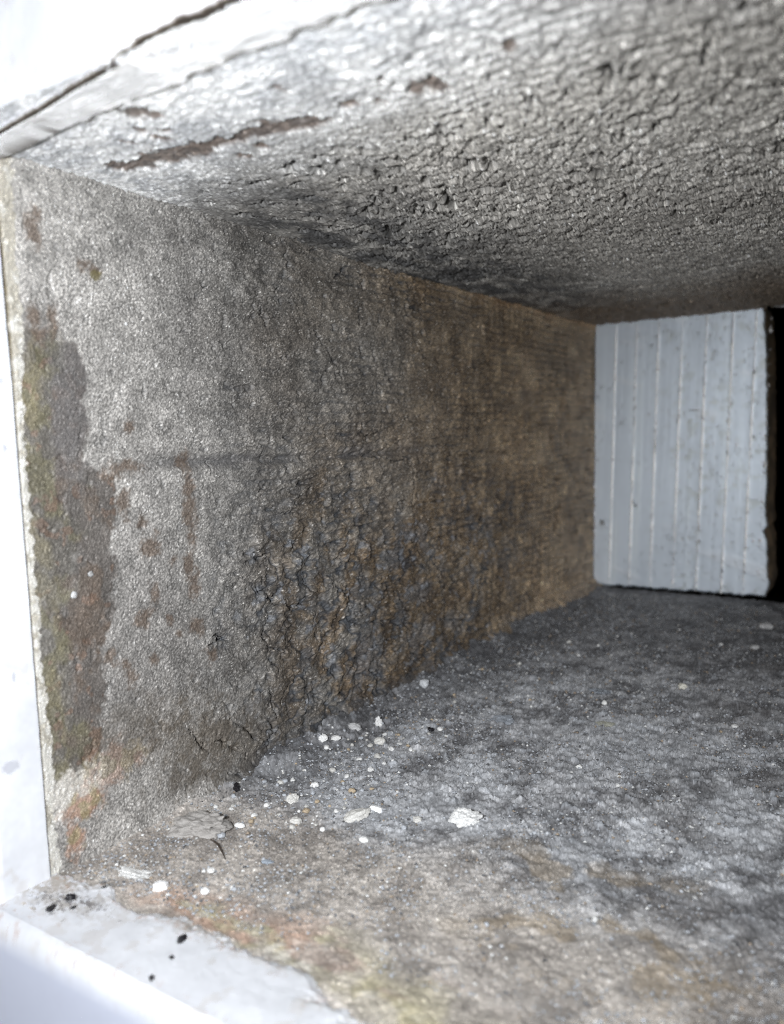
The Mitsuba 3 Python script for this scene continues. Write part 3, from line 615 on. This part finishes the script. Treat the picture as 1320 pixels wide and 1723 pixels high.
yr, zr = np.linspace(-6, D + .3, 160), np.linspace(-3, 103.5, 80)
YR, ZR = np.meshgrid(yr, zr, indexing='ij')
hr = 1.2 * (fbm(YR / 20, ZR / 20, 1, 5) - .5)
cr_ = lerp([.26, .25, .235], [.17, .15, .12], sstep(.35, .65, fbm(YR / 14, ZR / 14, 2, 4))[..., None]) * (.7 + .6 * fbm(YR / 3, ZR / 3, 3, 3))[..., None]
scene['opposite_wall'] = sheet_entry(np.stack([W - hr, YR, ZR], -1), cr_, 'mat_cement', flip=True)
labels['opposite_wall'] = {'label': 'rough grey wall of the recess facing the side wall, outside the picture on the right', 'category': 'wall'}

# ------------------------------------------------------------------ loose pieces on the floor
def lump_mesh(seed, w, d, h, sub=2, rough_=.35, flat=.0, block=0.0):
    m = trimesh.creation.icosphere(subdivisions=sub)
    v = m.vertices.copy()
    if block:
        v = np.sign(v) * np.abs(v) ** (1 - block) ; v /= np.abs(v).max(0)
    n = meshkit.fbm(v * 1.6 + seed * 7.13, 3, seed) - .5
    n2 = meshkit.fbm(v * 3.6 + seed * 3.7, 3, seed) - .5
    v = v * (1 + rough_ * n * 2.0 + rough_ * 1.1 * n2)[:, None]
    v *= np.array([w, d, h]) / 2
    m.vertices = v
    return m

def piece(key, label, cat, x, y, w, d, h, color, seed, rot=0.0, sub=2, group=None, bsdf='mat_crumb', sink=.25, zoff=None, **kw):
    m = lump_mesh(seed, w, d, h, sub, **kw)
    m.apply_transform(trimesh.transformations.rotation_matrix(rot, [0, 0, 1]))
    m.apply_transform(trimesh.transformations.rotation_matrix(.25 * math.sin(seed * 2.3), [1, 0, 0]))
    z = (float(floor_z(x, y)) if zoff is None else zoff) + h * (.5 - sink)
    v = m.vertices + [x, y, z]
    tone = .72 + .56 * meshkit.fbm(m.vertices * (2.2 / max(w, .5)) * 2 + seed, 3, seed)
    col = np.clip(np.asarray(color) * tone[:, None], .003, .92)
    n, k = key, 1
    while n in scene:
        n = f'{key}_{k:03d}'; k += 1
    if bsdf == 'mat_pellet':
        scene[n] = mikit.ply((v * MM, m.faces), bsdf, smooth=True)
    else:
        scene[n] = mikit.ply((v * MM, m.faces), bsdf, smooth=sub >= 5, color=col)
    labels[n] = {'label': label, 'category': cat}
    if group: labels[n]['group'] = group
    return n

WHITE, OFF, PALE, GREY, BLUE = (.72, .72, .71), (.60, .59, .56), (.46, .46, .46), (.27, .27, .275), (.30, .325, .36)
big = [
    ('largest white lump of mortar lying in the middle of the recess floor', 43.1, 44.7, 4.6, 3.6, 2.6, WHITE, .4, dict(sub=4, rough_=.55)),
    ('long pale lump pressed up against a small white block on the floor', 27.0, 37.2, 4.6, 2.3, 1.4, OFF, 1.0, dict(sub=3, rough_=.4)),
    ('small bright white block beside the long pale lump', 28.6, 40.6, 2.1, 1.2, 1.1, (.86, .86, .86), .3, dict(sub=3, rough_=.15, block=.5)),
    ('oval off-white crumb just out from the foot of the side wall, below a pointed chip', 13.3, 64.2, 2.4, 2.2, 1.5, OFF, .1, dict(sub=3, rough_=.25)),
    ('pointed white chip standing near the foot of the side wall', 8.0, 71.5, 1.5, 1.4, 2.1, WHITE, .3, dict(sub=3, rough_=.55)),
    ('bright white crumb touching the foot of the side wall, left of a flat white one', 4.2, 57.2, 1.7, 1.6, 1.6, (.78, .78, .77), .8, dict(sub=3, rough_=.5)),
    ('flat white crumb lying right of the bright crumb at the wall foot', 6.2, 58.9, 2.0, 1.4, .9, WHITE, .4, dict(sub=2, rough_=.3)),
    ('dull pale rounded crumb half sunk in soot at the wall foot', 5.2, 66.5, 2.7, 2.2, 1.8, PALE, .2, dict(sub=3, rough_=.3)),
    ('round white crumb on the dusty strip in front of the wall foot', 14.0, 42.5, 1.5, 1.3, 1.1, WHITE, .9, dict(sub=2, rough_=.3)),
    ('soft whitish lump nearest the round white crumb', 14.2, 36.2, 2.2, 1.9, 1.4, OFF, .5, dict(sub=3, rough_=.45)),
    ('smooth oval white crumb right of the grey slab', 12.6, 25.0, 1.8, 1.1, .9, (.80, .80, .79), .5, dict(sub=2, rough_=.15)),
    ('oval white crumb alone on the brownish floor near the front', 32.4, 31.7, 1.6, 1.1, .9, (.82, .82, .80), .1, dict(sub=2, rough_=.12)),
    ('tiny round white crumb between the soft lump and the lone oval one', 24.6, 31.3, .9, .9, .7, (.78, .78, .77), .1, dict(sub=2, rough_=.12)),
    ('square whitish crumb behind the brownish floor patch', 19.2, 31.2, 1.9, 1.6, 1.1, OFF, .5, dict(sub=2, rough_=.4, block=.3)),
    ('bright cream crumb far in on the dark right part of the floor', 57.7, 127.0, 2.0, 2.2, 1.3, (.70, .68, .60), .5, dict(sub=2, rough_=.4)),
    ('large pale crumb far in at the right edge of the picture', 66.3, 195.0, 3.6, 4.2, 2.0, PALE, .3, dict(sub=2, rough_=.5)),
    ('grey-white crumb in front of the large pale one at the right edge', 66.6, 170.5, 2.4, 2.6, 1.4, PALE, .3, dict(sub=2, rough_=.5)),
    ('small bright crumb in the middle distance, right of the bluish flake', 45.7, 105.8, 1.1, 1.2, 1.1, (.75, .75, .73), .2, dict(sub=2, rough_=.3)),
    ('small bright white crumb alone on the grey dust right of the middle', 51.5, 73.7, 1.1, 1.0, 1.0, (.82, .82, .80), .2, dict(sub=2, rough_=.3)),
    ('white angular chip at the front by the painted sill', 15.3, 6.7, 2.0, 1.5, 1.3, (.85, .85, .85), .6, dict(sub=2, rough_=.3, block=.35)),
    ('round white chip right of the angular chip by the sill', 21.2, 9.5, 1.3, 1.1, .9, (.85, .85, .85), .2, dict(sub=2, rough_=.2)),
    ('wide white flake of plaster at the front corner under the side wall', 9.6, 7.2, 4.4, 2.8, .7, (.78, .78, .77), .5, dict(sub=4, rough_=.9)),
    ('white crumb in the dust beside the big white lump', 36.3, 41.2, 1.5, 1.2, .8, OFF, .5, dict(sub=2, rough_=.5)),
    ('pale crumb at the very foot of the wall where the brown lumps end', 4.6, 96.0, 2.2, 2.4, 2.0, (.58, .60, .62), .5, dict(sub=2, rough_=.5)),
]
for i, (lab, x, y, w, d, h, c, r, kw) in enumerate(big):
    piece('mortar_crumb', lab, 'crumb', x, y, w, d, h, c, 11 + i, r, **kw)
for i, (lab, x, y, w, d, h, c, r, kw) in enumerate([
    ('bluish grey flake lying flat left of the middle of the floor', 29.7, 86.5, 4.4, 3.6, .9, BLUE, .5, dict(sub=3, rough_=.6)),
    ('bluish grey flake farther back on the sooty floor', 41.7, 114.7, 5.0, 4.6, .9, BLUE, .2, dict(sub=3, rough_=.6)),
    ('broad grey slab of cement at the front foot of the side wall', 8.0, 21.0, 8.6, 5.0, 3.2, (.31, .295, .28), .45, dict(sub=5, rough_=.42, block=.25)),
    ('yellowish grey flake on the right half of the floor', 49.0, 96.0, 4.4, 2.0, .7, (.33, .33, .28), .1, dict(sub=3, rough_=.5)),
    ('pale blue-grey chip low at the front left of the floor', 23.9, 19.2, 1.7, 1.3, .5, (.36, .41, .47), .9, dict(sub=2, rough_=.4)),
]):
    piece('cement_flake', lab, 'flake', x, y, w, d, h, c, 61 + i, r, sink=.35, **kw)

def on_sill(x, y):
    return max(float(floor_z(x, max(y, -5.5))), .42)
for i, (lab, x, y, w, d, h, r, cat) in enumerate([
    ('black oval pellet on the white sill, nearest the corner', 7.0, -4.6, .95, 1.5, .8, .3, 'pellet'),
    ('black oval pellet on the sill behind the nearest one', 7.2, -1.9, .9, 1.35, .8, -.4, 'pellet'),
    ('black pellet alone on the white sill near the middle of the front', 26.9, .2, .95, 1.3, .7, .2, 'pellet'),
    ('tiny black speck on the sill below the lone pellet', 28.4, -2.6, .55, .6, .4, .2, 'pellet'),
    ('black speck on the rounded front edge of the sill', 29.2, -6.3, .6, .7, .5, .2, 'pellet'),
    ('black shiny oval pellet leaning at the foot of the side wall', 3.6, 33.5, 1.0, 1.9, 1.2, .9, 'pellet'),
    ('black flake on the floor near the foot of the lumpy wall', 19.0, 74.6, 1.7, 1.3, .7, .1, 'pellet'),
    ('small black speck right of the two sill pellets', 9.3, -2.9, .7, .6, .4, .9, 'pellet'),
    ('tiny black speck by the front corner of the side wall', 9.0, 2.2, .8, .6, .4, .4, 'pellet'),
]):
    piece('black_pellet', lab, cat, x, y, w, d, h, 0, 81 + i, r, sub=3, bsdf='mat_pellet', sink=.12, zoff=on_sill(x, y) if y < 3 else None, rough_=.55, group='black pellets on sill and floor')

# a thin dark splinter
pts = np.array([(12.8, 18.6, .9), (14.6, 18.3, .75), (16.4, 17.5, .45), (18.1, 16.4, .2)])
pts[:, 2] += [float(floor_z(a, b)) for a, b, _ in pts]
tk = np.linspace(0, 1, 14); pp = np.stack([np.interp(tk, np.linspace(0, 1, 4), pts[:, k]) for k in range(3)], -1)
parts = []
rad = .13 * np.sin(np.pi * np.clip(tk, .06, .94)) + .05
ang = np.arange(6) * np.pi / 3
ring = np.stack([pp[:, None, 0] + 0 * ang[None], pp[:, None, 1] + rad[:, None] * np.cos(ang), pp[:, None, 2] + rad[:, None] * np.sin(ang)], -1)
ring = np.concatenate([ring, ring[:, :1]], 1)
scene['splinter'] = sheet_entry(ring, np.full(ring.shape, 1.0) * np.array([.055, .042, .034]), 'mat_crumb')
labels['splinter'] = {'label': 'thin dark curved splinter beside the grey slab on the floor', 'category': 'splinter'}

# specks stuck on the side wall
for x, y, z, w, lab in ((.3, 18.5, 80.0, .5, 'tiny bright white speck on the upper side wall'), (.1, 6.7, 40.4, 1.0, 'white chip stuck in the dark stained band of the side wall'), (.15, 9.6, 43.0, .9, 'pale grey chip right of the white chip in the stained band')):
    m = lump_mesh(int(y * 10), w, w, w, 2, .5); v = m.vertices * [.5, 1, 1] + [x, y, z]
    n = 'wall_speck' if 'wall_speck' not in scene else f'wall_speck_{sum(k.startswith("wall_speck") for k in scene):03d}'
    scene[n] = mikit.ply((v * MM, m.faces), 'mat_crumb', smooth=True, color=np.full(v.shape, .62 if w < .6 else .48 if w > .95 else .34))
    labels[n] = {'label': lab, 'category': 'speck'}

# many small crumbs, each its own, and the finest grit as one
rng = np.random.default_rng(77)
taken = np.array([[b[1], b[2]] for b in big])
count = 0
while count < 190:
    y = 6 + 190 * rng.random() ** 1.35; x = rng.uniform(1.5, 20 + .42 * y + 40)
    if rng.random() < .35: x, y = rng.uniform(2, 24), rng.uniform(24, 80)
    if x > 96 - .16 * y or (y < 30 and x > 24 and rng.random() < .7) or np.min(np.hypot(*(taken - [x, y]).T)) < 2.0:
        continue
    dense = fbm(np.array([x / 12]), np.array([y / 12]), 61, 3)[0] + .25 * math.exp(-((x - .10 * y - 12) / 14) ** 2)
    if dense < rng.uniform(.40, .80):
        continue
    w = .45 + .95 * rng.random() ** 2.2; t = rng.random()
    c = np.array(WHITE) * .95 if t < .45 else np.array(OFF) * .85 if t < .65 else np.array([.40, .42, .45]) if t < .9 else np.array([.42, .34, .24])
    hue = 'white' if t < .45 else 'off-white' if t < .65 else 'bluish grey' if t < .9 else 'brownish'
    zone = 'on the front third of the floor' if y < 45 else 'on the middle of the floor' if y < 100 else 'on the dark floor far in'
    piece('small_crumb', f'tiny {hue} crumb, one of those scattered {zone}', 'crumb', x, y, w, w * rng.uniform(.7, 1.2), w * rng.uniform(.5, .85), c, 200 + count, rng.uniform(0, 3), sub=1, rough_=.4, group=f'tiny {hue} crumbs scattered {zone}')
    count += 1

N = 26000
gx = rng.uniform(.5, 98, N * 3); gy = -1 + 226 * rng.random(N * 3) ** 1.5
keep = (fbm(gx / 8, gy / 8, 63, 4) + .2 * np.exp(-((gx - .1 * gy - 6) / 10) ** 2) > rng.uniform(.30, .75, N * 3)) & (gy > 2 + .13 * gx)
gx, gy = gx[keep][:N], gy[keep][:N]
N = len(gx)
gz = floor_z(gx, gy)
octa = np.array([[1, 0, 0], [-1, 0, 0], [0, 1, 0], [0, -1, 0], [0, 0, 1], [0, 0, -1.0]])
of = np.array([[0, 2, 4], [2, 1, 4], [1, 3, 4], [3, 0, 4], [2, 0, 5], [1, 2, 5], [3, 1, 5], [0, 3, 5]])
r = (.08 + .22 * rng.random(N) ** 4) * (1 + .3 * np.clip(gy / 100, 0, 1))
V = octa[None] * r[:, None, None] * rng.uniform(.6, 1.3, (N, 6, 1)) * np.array([1.1, 1.1, .8])
a = rng.uniform(0, 6.3, N); ca, sa = np.cos(a)[:, None], np.sin(a)[:, None]
V = np.stack([V[..., 0] * ca - V[..., 1] * sa, V[..., 0] * sa + V[..., 1] * ca, V[..., 2]], -1) + np.stack([gx, gy, gz + r * .35], -1)[:, None]
t = rng.random(N)[:, None]
gc = np.where(t < .12, [.60, .60, .59], np.where(t < .74, [.36, .375, .40], np.where(t < .84, [.32, .26, .20], [.13, .13, .135]))) * rng.uniform(.7, 1.2, (N, 1))
scene['floor_grit'] = mikit.ply((V.reshape(-1, 3) * MM, (of[None] + 6 * np.arange(N)[:, None, None]).reshape(-1, 3)), 'mat_crumb', smooth=False, color=np.repeat(gc, 6, 0))
labels['floor_grit'] = {'label': 'fine grey and white grit strewn over the recess floor', 'category': 'grit', 'kind': 'stuff'}

# flake hanging from the ceiling's far edge, flecks added on the bar for glints
m = lump_mesh(5, 6.5, 2.4, .9, 3, .7); m.apply_translation((64.6, D - .6, 99.9))
scene['edge_flake'] = mikit.ply((m.vertices * MM, m.faces), 'mat_crumb', smooth=False, color=np.full(m.vertices.shape, .42))
labels['edge_flake'] = {'label': 'pale flake on the far edge of the ceiling above the black gap', 'category': 'flake'}
rng = np.random.default_rng(9)
scene['mat_glint_fleck'] = {'type': 'twosided', 'bsdf': {'type': 'roughconductor', 'material': 'Al', 'alpha': 0.35}}
lines = np.array([7.0, 14.6, 22.4, 30.6, 38.8, 47.4, 54.6, 59.2, .4])
bx, bz = [], []
while len(bx) < 420:
    a = lines[rng.integers(len(lines))]; z = rng.uniform(3, 97)
    if fbm(np.array([z / 15]), np.array([a * 1.7]), 21, 3)[0] + .10 * math.exp(-((z - 45) / 28) ** 2) > rng.uniform(.42, .72):
        bx.append(a - .022 * (50 - z) + rng.normal(0, .22)); bz.append(z)
for _ in range(70):
    bx.append(rng.uniform(18, 59)); bz.append(rng.uniform(5, 95))
bx, bz = np.array(bx), np.array(bz); N = len(bx)
r = .26 + .42 * rng.random(N) ** 3
V = octa[None] * r[:, None, None] * rng.uniform(.5, 1.4, (N, 6, 1))
tilt = rng.normal(0, .35, (N, 2)); q = np.tile(np.eye(3), (N, 1, 1)); q[:, 1, 0] = tilt[:, 0]; q[:, 1, 2] = tilt[:, 1]
V = np.einsum('nij,nkj->nki', q, V * np.array([.8, .35, 1.5])) + np.stack([bx, np.full(N, D - .20), bz], -1)[:, None]
scene['metal_bar__glint_flecks'] = mikit.ply((V.reshape(-1, 3) * MM, (of[None] + 6 * np.arange(N)[:, None, None]).reshape(-1, 3)), 'mat_glint_fleck', smooth=False)
labels['metal_bar__glint_flecks'] = {'label': 'tiny flecks added along the saw lines for glints', 'kind': 'stuff'}

# raised saw lines on the end face: thin beaded ridges
scene['mat_ridge'] = {'type': 'twosided', 'bsdf': {'type': 'roughconductor', 'material': 'Ag', 'alpha': 0.24}}
zz = np.linspace(1.5, 98.5, 420); aa = np.linspace(0, np.pi, 9)
for i, a in enumerate([7.0, 14.6, 22.4, 30.6, 38.8, 47.4, 54.6]):
    on = sstep(.30, .62, fbm(zz / 13, zz * 0 + i * 9.1, 5, 3) + .10 * np.exp(-((zz - 42) / 26) ** 2))
    rr = (.10 + .26 * on) * (.45 + .9 * vn(zz / .9, zz * 0 + i * 3.3, 31)) + .04 * (vn(zz / .35, zz * 0 + i, 32) - .5)
    cx = a + .022 * (zz - 50) + .12 * (fbm(zz / 3, zz * 0 + i * 2.2, 33, 3) - .5)
    P = np.zeros((len(zz), len(aa), 3))
    P[..., 0] = cx[:, None] + rr[:, None] * np.cos(aa)[None] * .9
    P[..., 1] = D - .10 - (rr * .55)[:, None] * np.sin(aa)[None]
    P[..., 2] = zz[:, None]
    v, f = sheet(P)
    scene['metal_bar__saw_ridge' + (f'_{i:03d}' if i else '')] = mikit.ply((v * MM, f), 'mat_ridge', smooth=True)
